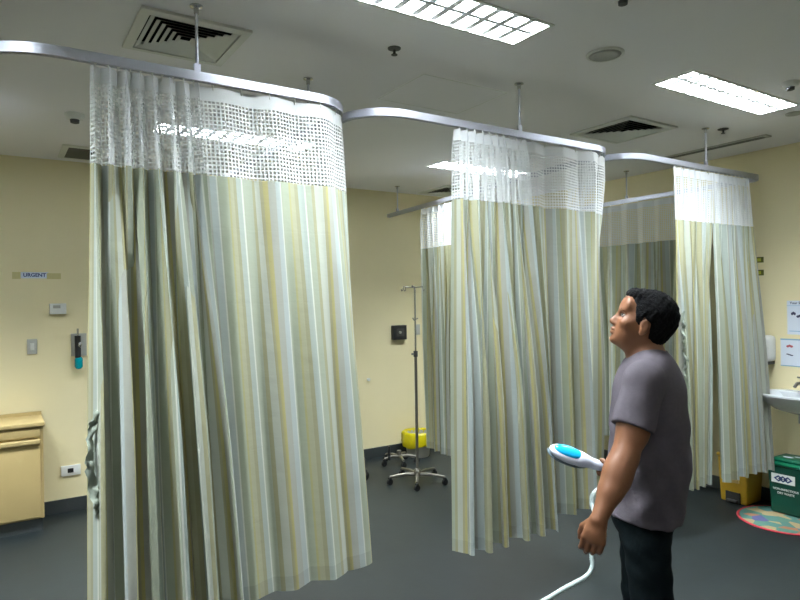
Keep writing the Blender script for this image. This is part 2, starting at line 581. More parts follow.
def rail_mesh(path, w=0.026):
    mb = MB()
    P = [Vector((x, y)) for x, y in path]
    L_, R_ = [], []
    for i, p in enumerate(P):
        d = (P[min(i + 1, len(P) - 1)] - P[max(i - 1, 0)]).normalized()
        n = Vector((-d.y, d.x))
        L_.append(p + n * w / 2); R_.append(p - n * w / 2)
    sec = [(0.5, RZ1), (0.5, RZ0), (0.22, RZ0), (0.22, RZ0 + .012), (-0.22, RZ0 + .012), (-0.22, RZ0), (-0.5, RZ0), (-0.5, RZ1)]
    k = len(sec)
    v = []
    for i, p in enumerate(P):
        n = (L_[i] - R_[i])
        for (o_, z) in sec:
            q = p + n * o_
            v.append((q.x, q.y, z))
    f = [(i * k + j, i * k + (j + 1) % k, (i + 1) * k + (j + 1) % k, (i + 1) * k + j) for i in range(len(P) - 1) for j in range(k)]
    f.append(tuple(range(k - 1, -1, -1))); f.append(tuple((len(P) - 1) * k + j for j in range(k)))
    return mb.add(v, f)


def add_rod(t, x, y):
    g = MB(); g.tube([(x, y, RZ1), (x, y, CZ)], .006, 10)
    rod = obj('hanger_rod', g, 'aluminium', t, 'auto')
    g = MB(); g.lathe([(.024, 0), (.024, -.005), (.010, -.009), (.009, -.03)], (x, y, CZ), 16); obj('flange', g, 'steel', rod, 'auto')
    g = MB(); g.box((x - .012, y - .008, RZ1), (x + .012, y + .008, RZ1 + .03)); obj('clamp', g, 'aluminium', rod)


YT = 2.38
D1 = 1.335   # divider 1 line
D2a, D2b = (3.10, 2.60), (3.36, 5.36)
p1 = [(-0.10, 4.9), (-0.10, YT + .3)] + arc(0.20, YT + .3, .30, 180, 270)[1:] + arc(D1 - .2, YT + .2, .20, 270, 360) + [(D1, 5.45)]
p2 = arc(1.375 + .22, YT + .22, .22, 180, 270) + arc(D2a[0] - .2, YT + .2, .20, 270, 356) + [D2b]
p3 = arc(3.145 + .22, YT + .22, .22, 180, 270) + arc(4.75 - .12, YT + .12, .12, 270, 360) + [(4.75, 5.45)]
t = thing('curtain_rail', 'aluminium ceiling rail with rounded corners carrying the first, nearest striped curtains', 'curtain rail', (0.6, YT, RZ0), 0, 'ceiling curtain rails')
obj('track', rail_mesh(p1), 'aluminium', t, 'auto'); add_rod(t, 0.651, YT); add_rod(t, D1, 2.87)
t = thing('curtain_rail', 'aluminium ceiling rail carrying the middle curtains, its divider ending free before the back wall', 'curtain rail', (2.2, YT, RZ0), 0, 'ceiling curtain rails')
obj('track', rail_mesh(p2), 'aluminium', t, 'auto'); add_rod(t, 2.309, YT); add_rod(t, 3.342, 5.16)
t = thing('curtain_rail', 'aluminium ceiling rail carrying the third curtains and turning along the right wall', 'curtain rail', (4.0, YT, RZ0), 0, 'ceiling curtain rails')
obj('track', rail_mesh(p3), 'aluminium', t, 'auto'); add_rod(t, 4.015, YT); add_rod(t, 4.75, 3.56)

# ------------------------------------------------------------------ curtains


def resample(path, s):
    P = np.array(path, float)
    seg = np.linalg.norm(np.diff(P, axis=0), axis=1)
    L_ = np.concatenate([[0], np.cumsum(seg)])
    d = s * L_[-1]
    return np.stack([np.interp(d, L_, P[:, 0]), np.interp(d, L_, P[:, 1])], 1)


def curtain(label, top, bot, zb, n1, a1, n2, a2, seed, u0=0.0, cols=420, ztop=2.425, znet=2.085, side=1, hooks=8, hem_slope=0.0, group='striped hospital privacy curtains', sway=0.0, n3=0, a3=0.0):
    rnd = np.random.RandomState(seed)
    s = np.linspace(0, 1, cols)
    T_, B_ = resample(top, s), resample(bot, s)

    def normals(P):
        d = np.gradient(P, axis=0)
        k = max(3, cols // 12)
        ker = np.ones(k) / k
        dx = np.convolve(np.pad(d[:, 0], k // 2, mode='edge'), ker, 'same')[k // 2:k // 2 + cols]
        dy = np.convolve(np.pad(d[:, 1], k // 2, mode='edge'), ker, 'same')[k // 2:k // 2 + cols]
        l = np.hypot(dx, dy) + 1e-9
        return np.stack([dy / l, -dx / l], 1) * side, np.stack([dx / l, dy / l], 1)
    nT, tT = normals(T_)

    def warp(n, amt):
        m_ = max(3, int(n) + 2)
        ctrl = rnd.uniform(-amt, amt, m_)
        w = s * n + np.interp(s, np.linspace(0, 1, m_), ctrl)
        am = np.interp(s, np.linspace(0, 1, m_ * 2), rnd.uniform(0.55, 1.15, m_ * 2))
        return 2 * PI * w, am
    ph1, am1 = warp(n1, 0.16)
    ph2, am2 = warp(n2, 0.22)
    ph3, am3 = warp(max(n3, 1), 0.3)
    zs_head = np.linspace(ztop, ztop - .055, 4)
    zs_net = np.linspace(ztop - .055, znet, 12)
    zs_cl = np.linspace(znet, zb + .06, 46)
    zs_hem = np.linspace(zb + .06, zb, 4)

    def row(z):
        tau = (ztop - z) / (ztop - zb)
        te = tau ** 1.05
        base = T_ * (1 - te) + B_ * te
        w1 = math.cos(min(1, tau * 1.1) * PI / 2) ** 2
        w2 = math.sin(min(1, tau * 1.35) * PI / 2) ** 2
        A1 = a1 * (0.55 + 1.2 * min(tau * 6, .38)) * w1 * am1
        A2 = a2 * w2 * am2
        off = A1 * np.sin(ph1) + A2 * np.sin(ph2) + a3 * am3 * np.sin(ph3 + tau * 1.3) * (.3 + .7 * tau) * (1 if n3 else 0)
        tang = 0.34 * (A1 * np.sin(2 * ph1) + A2 * np.sin(2 * ph2))
        damp = np.clip(np.minimum(s, 1 - s) * 14, 0.25, 1)
        P = base + nT * off[:, None] + tT * (tang * damp)[:, None]
        P[:, 0] += sway * tau * (1 - tau) * 4
        zz = z + hem_slope * tau * (s - .5) + (0.004 * np.sin(ph2 * .7) * tau)
        return np.concatenate([P, np.full((cols, 1), 0) + zz[:, None]], 1)
    mid = row(1.25)
    u = np.concatenate([[0], np.cumsum(np.linalg.norm(np.diff(mid, axis=0), axis=1))]) + u0
    top_mid = row(znet + .1)
    un = np.concatenate([[0], np.cumsum(np.linalg.norm(np.diff(top_mid, axis=0), axis=1))])
    base0 = top[0]
    root = thing('privacy_curtain', label, 'curtain', (float(base0[0]), float(base0[1]), zb), 0, group)
    org = Vector(root.location)

    def sheet(name, zs, material, uu):
        R_ = [row(z) for z in zs]
        v = np.concatenate(R_) - np.array(org)
        nr = len(zs)
        idx = np.arange(nr * cols).reshape(nr, cols)
        q = np.stack([idx[:-1, :-1], idx[:-1, 1:], idx[1:, 1:], idx[1:, :-1]], -1).reshape(-1, 4)
        me = bpy.data.meshes.new(name)
        me.from_pydata(v.tolist(), [], q.tolist())
        uvl = me.uv_layers.new(name='UVMap')
        U = np.tile(uu, nr)
        V = np.repeat(np.array(zs), cols)
        li = q.reshape(-1)
        uvl.data.foreach_set('uv', np.stack([U[li], V[li]], 1).reshape(-1).astype(np.float32))
        me.materials.append(MATS[material])
        me.shade_smooth()
        o = bpy.data.objects.new(name, me)
        COL.objects.link(o)
        o.parent = root
        return o
    sheet('header_band', zs_head, 'header_cloth', un)
    sheet('net_panel', zs_net, 'net_cloth', un)
    cl = sheet('cloth_panel', zs_cl, 'striped_cloth', u)
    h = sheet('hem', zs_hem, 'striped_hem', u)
    h.parent = cl
    r0 = row(ztop - .004)
    for k in range(hooks):
        i = int((k + .5) / hooks * (cols - 1))
        c = T_[i]
        g = MB()
        g.tube([(r0[i][0], r0[i][1], ztop - .012), (float(c[0]), float(c[1]), RZ0 + .010)], .003, 6)
        g.ellipsoid((float(c[0]), float(c[1]), RZ0 + .004), (.006, .005, .006), 8, 6)
        obj('hook', g, 'white_plastic', root, True)
    return root


corner1 = arc(D1 - .2, YT + .2, .20, 270, 360)
corner2 = arc(D2a[0] - .2, YT + .2, .20, 270, 356)

curtain('nearest striped curtain bunched in deep folds under the left ceiling vent',
        [(0.285, YT), (0.655, YT)], [(0.262, YT), (0.79, YT + .0)], 0.40, 7.5, .046, 5.3, .100, 3, u0=.11, hooks=10)
curtain('widest striped curtain spread nearly flat, wrapping the corner beside the nearest one',
        [(0.655, YT + .012), (1.135, YT)] + corner1[1:] + [(D1, YT + .42)],
        [(0.775, YT + .01), (1.20, YT)] + arc(1.255, YT + .21, .21, 275, 360)[1:] + [(1.465, YT + .45)], 0.425, 4.5, .014, 5.5, .022, 11, u0=.02, hooks=9)
curtain('middle striped curtain bunched in tight slanting folds under the bright ceiling light',
        [(1.885, YT), (2.345, YT)], [(1.86, YT - .01), (2.48, YT - .01)], 0.375, 9.5, .036, 5.4, .090, 21, u0=.20, hooks=10)
curtain('middle-rail striped curtain with loose waves between bunched curtain and the man',
        [(2.34, YT + .012), (2.90, YT)] + corner2[1:] + [(3.115, YT + .36)],
        [(2.455, YT + .05), (2.80, YT)] + arc(2.78, YT + .21, .21, 280, 356)[1:] + [(3.0, YT + .45)], 0.40, 4.5, .030, 5.2, .052, 34, u0=.05, hooks=9)
curtain('third-rail striped curtain hanging directly behind the man, narrow with a straight gap beside it',
        [(3.635, YT), (4.08, YT)], [(3.71, YT), (3.97, YT)], 0.345, 6.5, .026, 3.6, .055, 45, u0=.0, hooks=8)
curtain('third-rail striped curtain hanging next to the sink, flaring towards its hem',
        [(4.085, YT), (4.55, YT)], [(4.15, YT), (4.75, YT)], 0.32, 8.5, .026, 5.5, .058, 58, u0=.17, hooks=9)
curtain('striped curtain on the wall-side rail, seen between the middle and third curtains',
        [(4.75, 4.55), (4.75, 2.78)], [(4.75, 4.55), (4.75, 2.80)], 0.30, 11, .035, 11, .050, 66, u0=.12, hooks=12, znet=2.065)
curtain('far striped curtain on the free-ended divider rail, behind the drip stand',
        [(3.295, 4.68), (3.215, 3.78)], [(3.325, 4.66), (3.24, 3.80)], 0.24, 9, .035, 8, .045, 75, u0=.02, hooks=8, znet=2.062)


def ribbon(name, parent, pts, w, material, seed, wdir=(1, 0.25, 0)):
    rnd = random.Random(seed)
    mb = MB()
    wd = Vector(wdir).normalized()
    n = 26
    P = [Vector(p) for p in pts]
    vs_ = []
    for i in range(n + 1):
        f = i / n * (len(P) - 1)
        k = min(int(f), len(P) - 2)
        c = P[k].lerp(P[k + 1], f - k)
        ww = w * (0.7 + .5 * rnd.random())
        tw = Matrix.Rotation(math.sin(i * .5 + seed) * .5, 3, 'Z') @ wd
        c = c + Vector((rnd.uniform(-.004, .004), rnd.uniform(-.012, .012), 0))
        for j in range(4):
            q = c + tw * ww * (j / 3 - .5) + Vector((0, .008 * math.sin(j * 2 + i), 0))
            vs_.append(q)
    fs = [(i * 4 + j, i * 4 + j + 1, (i + 1) * 4 + j + 1, (i + 1) * 4 + j) for i in range(n) for j in range(3)]
    mb.add(vs_, fs)
    return obj(name, mb, material, parent, True)


cur = [o for o in COL.objects if o.name.startswith('privacy_curtain')]
ribbon('loose_edge', cur[0], [(0.292, 2.36, 1.24), (0.268, 2.35, 1.17), (0.262, 2.35, 1.05), (0.276, 2.35, 0.95), (0.288, 2.36, 0.88)], .030, 'selvedge', 3)
ribbon('loose_edge', cur[4], [(3.70, 2.36, 1.50), (3.685, 2.35, 1.35), (3.70, 2.35, 1.18), (3.69, 2.36, 1.0)], .028, 'selvedge', 9)

# ------------------------------------------------------------------ things on the back wall (left)
yb = YB
g = MB(); g.box((0.155, yb - .003, 1.805), (0.345, yb, 1.852))
sg = thing('wall_sign', 'small white paper URGENT sign taped to the back wall above the cabinet', 'sign', (0.25, yb, 1.80))
obj('paper', g, 'paper', sg)
g = MB(); g.box((0.335, yb - .004, 1.800), (0.43, yb - .0005, 1.845)); g.box((0.11, yb - .004, 1.80), (0.165, yb - .0005, 1.852)); obj('tape', g, 'tape', sg)
text('lettering', 'URGENT', .038, 'ink_navy', sg, (0.255, yb - .0035, 1.829), (1, 0, 0), (0, 0, 1), bold=.0012)
t = thing('thermostat', 'white wall-mounted thermostat box below the URGENT sign', 'thermostat', (0.40, yb, 1.53))
g = MB(); g.box((0.348, yb - .030, 1.530), (0.462, yb, 1.612), .004); obj('cover', g, 'white_plastic', t, 'auto')
g = MB(); g.box((0.372, yb - .032, 1.575), (0.422, yb - .0301, 1.598)); obj('display', g, 'grey_plastic', t)
t = thing('light_switch', 'grey light switch plate on back wall left of the flowmeter', 'light switch', (0.23, yb, 1.23))
g = MB(); g.box((0.198, yb - .010, 1.232), (0.264, yb, 1.345), .003); obj('plate', g, 'grey_plastic', t, 'auto')
g = MB(); g.box((0.218, yb - .016, 1.262), (0.244, yb - .0101, 1.315), .002); obj('rocker', g, 'vent_white', t, 'auto')
t = thing('wall_socket', 'white double power socket low on the wall beside the nearest curtain', 'power socket', (0.48, yb, 0.27))
g = MB(); g.box((0.410, yb - .012, 0.275), (0.545, yb, 0.355), .003); obj('plate', g, 'white_plastic', t, 'auto')
g = MB(); g.box((0.455, yb - .016, 0.298), (0.495, yb - .0121, 0.332), .002); obj('outlet', g, 'black_plastic', t, 'auto')
t = thing('flowmeter', 'suction flowmeter with teal bottle mounted on a grey wall plate beside the nearest curtain', 'flowmeter', (0.54, yb, 1.12))
g = MB(); g.box((0.492, yb - .012, 1.20), (0.600, yb, 1.375), .002); obj('wall_plate', g, 'grey_plastic', t, 'auto')
g = MB(); g.tube([(0.535, yb - .05, 1.19), (0.535, yb - .05, 1.36)], .022, 16); g.tube([(0.535, yb - .012, 1.30), (0.535, yb - .05, 1.30)], .012, 10); obj('flow_tube', g, 'black_plastic', t, 'auto')
g = MB(); g.tube([(0.535, yb - .05, 1.36), (0.535, yb - .05, 1.415)], .007, 10); obj('valve', g, 'steel', t, 'auto')
g = MB(); g.ellipsoid((0.548, yb - .072, 1.29), (.013, .010, .022), 12, 8); obj('control_knob', g, 'steel', t, True)
g = MB(); g.lathe([(.018, 1.195), (.029, 1.18), (.029, 1.12), (.020, 1.105), (.008, 1.10)], (0.540, yb - .05, 0), 18); obj('bottle', g, 'teal_glass', t, 'auto')

# wooden bedside cabinet
cx0, cx1, cyf = -0.42, 0.276, 5.09
t = thing('bedside_cabinet', 'beige wooden bedside cabinet with one drawer against the back wall', 'cabinet', (-0.07, 5.28, 0))
g = MB(); g.box((cx0, cyf + .02, 0.09), (cx1, yb - .02, 0.745)); obj('body', g, 'laminate', t)
g = MB(); g.box((cx0 - .012, cyf - .012, 0.745), (cx1 + .008, yb - .015, 0.775), .006); g.box((cx0 - .012, yb - .03, .775), (cx1 + .008, yb - .015, .80)); obj('top', g, 'laminate', t, 'auto')
g = MB(); g.box((cx0 + .01, cyf + .03, 0), (cx1 - .01, yb - .04, 0.09)); obj('plinth', g, 'baseboard_vinyl', t)
g = MB(); g.box((cx0 + .02, cyf, 0.672), (cx1 - .02, cyf + .02, 0.733), .002); d = obj('drawer', g, 'laminate', t, 'auto')
g = MB(); g.box((cx0 + .02, cyf - .018, 0.622), (cx1 - .02, cyf + .02, 0.655), .006); obj('handle', g, 'laminate', d, 'auto')
g = MB(); g.box((cx0 + .02, cyf, 0.105), (cx1 - .022, cyf + .02, 0.600), .002); obj('door', g, 'laminate', t, 'auto')
g = MB(); g.box((cx0 + .02, cyf + .006, 0.600), (cx1 - .02, cyf + .021, 0.622)); obj('recess', g, 'laminate_edge', t)

# centre of back wall
t = thing('wall_box', 'small black wall-mounted device beside the top of the drip stand', 'device', (3.52, yb, 1.18))
g = MB(); g.box((3.44, yb - .05, 1.185), (3.605, yb, 1.335), .006); obj('case', g, 'black_plastic', t, 'auto')
g = MB(); g.box((3.475, yb - .053, 1.22), (3.57, yb - .0501, 1.30), .002); obj('screen', g, 'steel', t).data.materials[0] = MATS['dark_grey']
g = MB(); g.lathe([(.018, 0), (.018, .006), (.010, .012)], (0, 0, 0), 16)
kn = MB(); kn.tube([(3.515, yb - .053, 1.262), (3.515, yb - .066, 1.262)], .014, 14); obj('knob', kn, 'grey_plastic', t, 'auto')
g = MB(); g.box((3.735, yb - .010, 1.225), (3.80, yb, 1.335), .003)
tag(obj('switch_plate', g, 'grey_plastic', None, 'auto', origin=(3.77, yb, 1.225)), 'plain grey switch plate between the drip stand pole and the far curtain', 'switch plate')
g = MB(); g.tube([(3.15, yb, 0.80), (3.15, yb - .03, 0.80)], [.012, .016], 12)
tag(obj('wall_bumper', g, 'white_plastic', None, 'auto', origin=(3.15, yb, .80)), 'small pale knob on the back wall by the edge of the wide curtain', 'wall knob')


# ------------------------------------------------------------------ drip stands
def caster(parent, x, y, r=.026):
    g = MB(); g.tube([(x, y - .012, r), (x, y + .012, r)], r, 18)
    w = obj('wheel', g, 'black_plastic', parent, 'auto')
    g = MB(); g.tube([(x, y, r * 2), (x, y, r * 2 + .02)], .007, 8); g.box((x - .014, y - .016, r * 1.3), (x + .014, y + .016, r * 2.05), .004)
    obj('caster_fork', g, 'dull_steel', w, 'auto')


def drip_base(t, cx, cy, R_, rot, n=5):
    for k in range(n):
        a = math.radians(rot + 360 / n * k)
        ex, ey = cx + R_ * math.cos(a), cy + R_ * math.sin(a)
        mx_, my_ = cx + R_ * .5 * math.cos(a), cy + R_ * .5 * math.sin(a)
        g = MB(); g.tube([(cx, cy, .072), (mx_, my_, .080), (ex, ey, .068)], [.017, .014, .011], 10)
        l = obj('leg', g, 'dull_steel', t, 'auto')
        g = MB(); g.tube([(ex, ey - .011, .026), (ex, ey + .011, .026)], .026, 18)
        g.box((ex - .012, ey - .015, .034), (ex + .012, ey + .015, .064), .003)
        obj('caster', g, 'black_plastic', l, 'auto')


sx_, sy_ = 3.08, 4.50
t = thing('drip_stand', 'tall steel drip stand on five casters standing between the curtains', 'drip stand', (sx_, sy_, 0))
drip_base(t, sx_, sy_, .25, 18)
g = MB(); g.lathe([(.03, .065), (.035, .075), (.035, .10), (.018, .125)], (sx_, sy_, 0), 20); obj('hub', g, 'dull_steel', t, 'auto')
g = MB(); g.tube([(sx_, sy_, .08), (sx_, sy_, 1.15)], .0125, 14); obj('lower_pole', g, 'dull_steel', t, 'auto')
g = MB(); g.tube([(sx_, sy_, 1.12), (sx_, sy_, 1.68), (sx_ - .004, sy_, 1.705), (sx_ - .03, sy_, 1.72)], .008, 12); up = obj('upper_pole', g, 'steel', t, 'auto')
g = MB(); g.tube([(sx_, sy_, 1.10), (sx_, sy_, 1.15)], .019, 14); g.tube([(sx_ - .04, sy_, 1.125), (sx_, sy_, 1.125)], .008, 10); obj('clamp_knob', g, 'dark_grey', t, 'auto')
for k, (dx, dy) in enumerate(((-.11, .01), (.085, 0), (-.045, -.07), (-.04, .08))):
    g = MB(); g.tube([(sx_ - .01, sy_, 1.705), (sx_ + dx, sy_ + dy, 1.712), (sx_ + dx * 1.05, sy_ + dy, 1.68), (sx_ + dx * 1.15, sy_ + dy * 1.1, 1.675), (sx_ + dx * 1.22, sy_ + dy * 1.15, 1.69)], .004, 8)
    obj('hook', g, 'dull_steel', up, True)
g = MB(); g.tube([(sx_ - .025, sy_, 1.44), (sx_ - .012, sy_, 1.42), (sx_ + .03, sy_, 1.435)], .005, 8); obj('catch', g, 'dull_steel', t, True)

# low trolley base behind
tx, ty = 3.29, 5.12
t = thing('stool_base', 'low wheeled steel base standing by the wall behind the drip stand', 'trolley base', (tx, ty, 0))
drip_base(t, tx, ty, .17, 36, 5)
g = MB(); g.tube([(tx, ty, .07), (tx, ty, .13)], .022, 14); obj('hub', g, 'dull_steel', t, 'auto')
g = MB(); g.tube([(tx - .15, ty - .06, .07), (tx - .15, ty - .06, .20)], .012, 12); obj('post', g, 'black_plastic', t, 'auto')
# caster peeking out beside wide curtain
t = thing('bed_caster', 'black bed wheel peeping out beside the lower edge of the widest curtain', 'bed wheel', (2.72, 4.82, 0))
g = MB(); g.tube([(2.72, 4.80, .045), (2.72, 4.84, .045)], .045, 22); obj('wheel', g, 'black_plastic', t, 'auto')
g = MB(); g.box((2.695, 4.79, .05), (2.745, 4.85, .105), .006); g.tube([(2.72, 4.82, .10), (2.72, 4.82, .20)], .016, 12); obj('fork', g, 'dark_grey', t, 'auto')

# bin with yellow bag
bx_, by_ = 3.62, 5.27
t = thing('waste_bin', 'small grey waste bin with a yellow liner bag against the back wall', 'waste bin', (bx_, by_, 0))
g = MB(); g.lathe([(.110, 0), (.115, .01), (.140, .22), (.143, .235), (.135, .235), (.11, .02)], (bx_, by_, 0), 28); obj('body', g, 'grey_plastic', t, 'auto')
g = MB()
v, f = [], []
nn = 48
for i, (r, z) in enumerate([(.130, .12), (.135, .235), (.142, .255), (.155, .255), (.165, .23), (.164, .18), (.168, .14), (.160, .11)]):
    for k in range(nn):
        a = 2 * PI * k / nn
        rr = r + .006 * math.sin(a * 9 + i) * (i > 1) + .004 * math.sin(a * 17 + i * 2)
        v.append((bx_ + rr * math.cos(a), by_ + rr * math.sin(a), z + .012 * math.sin(a * 3 + .5) * (i > 4)))
for i in range(7):
    for k in range(nn):
        f.append((i * nn + k, i * nn + (k + 1) % nn, (i + 1) * nn + (k + 1) % nn, (i + 1) * nn + k))
g.add(v, f); obj('liner_bag', g, 'yellow_bag', t, True)

# ------------------------------------------------------------------ right wall: sink, posters, dispenser
for z, lab in ((1.868, 'upper of two small olive and yellow stickers on the right wall'), (1.768, 'lower of two small olive and yellow stickers on the right wall')):
    t = thing('wall_sticker', lab, 'sticker', (XR, 2.545, z), 0, 'small stickers beside the third curtain')
    g = MB(); g.box((XR - .002, 2.51, z - .022), (XR, 2.60, z + .022)); obj('backing', g, 'tag_olive', t)
    g = MB(); g.box((XR - .003, 2.53, z - .012), (XR - .0021, 2.568, z + .012)); obj('marking', g, 'tag_yellow', t)
AX, AZ = (0, -1, 0), (0, 0, 1)
t = thing('hygiene_poster', 'upper pale blue hand hygiene poster above the sink', 'poster', (XR, 2.2, 1.30), 0, 'paper posters above the sink')
g = MB(); g.box((XR - .002, 2.02, 1.295), (XR, 2.345, 1.548)); obj('paper', g, 'paper', t)
text('heading', 'Your 5 Moments', .026, 'ink', t, (XR - .0025, 2.325, 1.530), AX, AZ, 'LEFT', .0005)
g = MB()
for (y, z, w, h) in ((2.30, 1.45, .030, .014), (2.215, 1.475, .05, .010), (2.255, 1.43, .045, .012), (2.14, 1.45, .05, .014), (2.07, 1.46, .03, .02)):
    for q in range(3):
        g.ellipsoid((XR - .003, y + w * (.3 * q - .3), z + h * (.4 * (q % 2))), (.0008, w * .28, h * .8), 10, 6)
obj('hand_drawing', g, 'ink', t)
g = MB(); g.box((XR - .003, 2.03, 1.318), (XR - .0021, 2.33, 1.323)); g.box((XR - .003, 2.03, 1.372), (XR - .0021, 2.25, 1.375)); g.box((XR - .003, 2.03, 1.395), (XR - .0021, 2.25, 1.398)); g.box((XR - .003, 2.02, 1.509), (XR - .0021, 2.345, 1.512)); obj('rule_lines', g, 'ink_blue', t)
t = thing('handwash_poster', 'lower pale poster with red drawings directly above the sink', 'poster', (XR, 2.2, 1.05), 0, 'paper posters above the sink')
g = MB(); g.box((XR - .002, 2.05, 1.055), (XR, 2.395, 1.262)); obj('paper', g, 'paper', t)
g = MB()
for y in (2.33, 2.23, 2.13):
    for q in range(3):
        g.ellipsoid((XR - .003, y + .013 * (q - 1), 1.205 + .005 * (q % 2)), (.0008, .011, .009), 10, 6)
obj('red_drawing', g, 'ink_red', t)
g = MB()
for y in (2.33, 2.23, 2.13):
    for q in range(3):
        g.ellipsoid((XR - .003, y + .014 * (q - 1), 1.138 + .004 * q), (.0008, .012, .004), 10, 6)
obj('blue_drawing', g, 'ink', t)
g = MB(); g.box((XR - .003, 2.05, 1.252), (XR - .0021, 2.395, 1.262)); g.box((XR - .003, 2.05, 1.055), (XR - .0021, 2.395, 1.062)); obj('border', g, 'ink_blue', t)
t = thing('paper_towel_dispenser', 'white paper towel dispenser on the right wall beside the third curtain', 'dispenser', (XR, 2.53, 1.06))
g = MB(); g.box((XR - .11, 2.42, 1.085), (XR, 2.64, 1.285), .03); obj('case', g, 'white_plastic', t, 'auto')
g = MB(); g.box((XR - .105, 2.435, 1.065), (XR - .005, 2.625, 1.088), .004); obj('tray', g, 'dark_grey', t, 'auto')
g = MB(); g.box((XR - .114, 2.445, 1.16), (XR - .1101, 2.452, 1.22)); obj('window', g, 'grey_plastic', t)

# wash basin
sy0, sz = 2.19, 0.882
t = thing('wash_basin', 'white porcelain wall-hung wash basin below the posters', 'sink', (XR - .2, sy0, 0.70))
g = MB()
nn = 48
prof = [(0.10, .62, -.165, .30), (.30, .75, -.150, .22), (.62, .9, -.115, .10), (.90, 1, -.055, .03), (1.0, 1, -.012, 0), (1.0, 1, 0.0, 0), (.955, .955, .003, 0), (.86, .86, -.012, .0), (.70, .72, -.07, .02), (.45, .5, -.105, .05), (.10, .12, -.115, .1)]
v, f = [], []
ccx = XR - .215
for (sy2, _q, dz, back) in prof:
    for k in range(nn):
        a = 2 * PI * k / nn
        v.append((ccx + back * .38 + .20 * sy2 * math.cos(a), sy0 + .265 * sy2 * math.sin(a), sz + dz))
for i in range(len(prof) - 1):
    for k in range(nn):
        f.append((i * nn + k, i * nn + (k + 1) % nn, (i + 1) * nn + (k + 1) % nn, (i + 1) * nn + k))
f.append(tuple(range(nn - 1, -1, -1))); f.append(tuple((len(prof) - 1) * nn + k for k in range(nn)))
g.add(v, f); obj('bowl', g, 'porcelain', t, 'auto')
g = MB(); g.box((XR - .10, sy0 - .20, sz - .06), (XR - .002, sy0 + .20, sz + .001), .012); obj('tap_deck', g, 'porcelain', t, 'auto')
g = MB(); g.tube([(XR - .12, sy0, sz - .16), (XR - .12, sy0, sz - .22)], .03, 14); g.tube([(XR - .12, sy0, sz - .20), (XR - .12, sy0, sz - .30), (XR - .12, sy0, sz - .36), (XR - .09, sy0, sz - .385), (XR - .05, sy0, sz - .36), (XR - .03, sy0, sz - .33), (XR, sy0, sz - .33)], .018, 14); obj('drain_pipe', g, 'grey_plastic', t, 'auto')
t = thing('faucet', 'dark chrome lever faucet standing on the wash basin', 'faucet', (XR - .06, sy0, sz + .006))
g = MB(); g.lathe([(.026, .006), (.024, .02), (.018, .03), (.018, .075), (.012, .085)], (XR - .06, sy0, sz), 18); obj('body', g, 'dull_steel', t, 'auto')
g = MB(); g.tube([(XR - .06, sy0, sz + .05), (XR - .10, sy0 + .01, sz + .072), (XR - .15, sy0 + .025, sz + .068), (XR - .175, sy0 + .03, sz + .045)], [.013, .012, .011, .012], 12); obj('spout', g, 'dull_steel', t, 'auto')
g = MB(); g.tube([(XR - .06, sy0, sz + .085), (XR - .075, sy0 + .01, sz + .103), (XR - .13, sy0 + .03, sz + .112)], [.012, .008, .006], 10); obj('lever', g, 'dull_steel', t, 'auto')

# ------------------------------------------------------------------ bins and floor mat on the right
mcx, mcy = 4.66, 2.22
t = thing('round_mat', 'round floor mat with teal and beige print and a red border under the green bin', 'mat', (mcx, mcy, 0))
g = MB(); g.lathe([(.285, 0), (.285, .007), (.01, .008)], (mcx, mcy, 0), 48); obj('print', g, 'mat_print', t)
g = MB(); g.lathe([(.285, 0), (.30, 0), (.303, .005), (.298, .010), (.285, .009)], (mcx, mcy, 0), 48, cap=False); obj('border', g, 'mat_red', t, 'auto')


def pedal_bin(label, cx, cy, w, d, h, mb_, ml_, z0, group):
    # w runs along Y, d along X; front faces -X
    t = thing('pedal_bin', label, 'waste bin', (cx, cy, z0), 0, group)
    g = MB()
    tp = .88
    v = []
    for (s_, z) in ((tp, 0), (1, h * .86)):
        for (sx, sy) in ((-1, -1), (1, -1), (1, 1), (-1, 1)):
            v.append((cx + sx * d / 2 * s_, cy + sy * w / 2 * s_, z0 + z))
    g.add(v, [(0, 3, 2, 1), (4, 5, 6, 7), (0, 1, 5, 4), (1, 2, 6, 5), (2, 3, 7, 6), (3, 0, 4, 7)])
    body = obj('body', g, mb_, t)
    md = body.modifiers.new('round', 'BEVEL'); md.width = .012; md.segments = 3
    g = MB(); g.box((cx - d / 2 - .008, cy - w / 2 - .008, z0 + h * .86), (cx + d / 2, cy + w / 2 + .008, z0 + h * .93), .012)
    g.box((cx - d / 2 + .02, cy - w / 2 + .02, z0 + h * .91), (cx + d / 2 - .02, cy + w / 2 - .02, z0 + h), .02)
    obj('lid', g, ml_, t, 'auto')
    return t


gx, gy = 4.855, 2.24
t = pedal_bin('dark green waste bin with white label and lettering below the wash basin', gx, gy, .27, .24, .40, 'green_bin', 'green_lid', .011, None)
fx = gx - .12 * .955 - .006
g = MB(); g.box((fx - .002, gy - .085 + .03, .235), (fx, gy + .085 + .02, .300))
for_label = obj('label_plate', g, 'white_plastic', t)
g = MB()
for c_, w_ in ((gy + .055, .032), (gy + .025, .034), (gy - .008, .032)):
    g.add([(fx - .0035, c_ - w_, .267), (fx - .0035, c_, .290), (fx - .0035, c_ + w_, .267), (fx - .0035, c_, .244),
           (fx - .0035, c_ - w_ * .5, .267), (fx - .0035, c_, .278), (fx - .0035, c_ + w_ * .5, .267), (fx - .0035, c_, .256)],
          [(0, 1, 5, 4), (1, 2, 6, 5), (2, 3, 7, 6), (3, 0, 4, 7)])
obj('emblem', g, 'ink_navy', for_label)
text('lettering', 'NON-INFECTIOUS', .021, 'white_plastic', t, (fx + .002, gy + .01, .190), AX, AZ, bold=.0004)
text('lettering', 'DRY WASTE', .021, 'white_plastic', t, (fx + .004, gy + .01, .162), AX, AZ, bold=.0004)
g = MB()
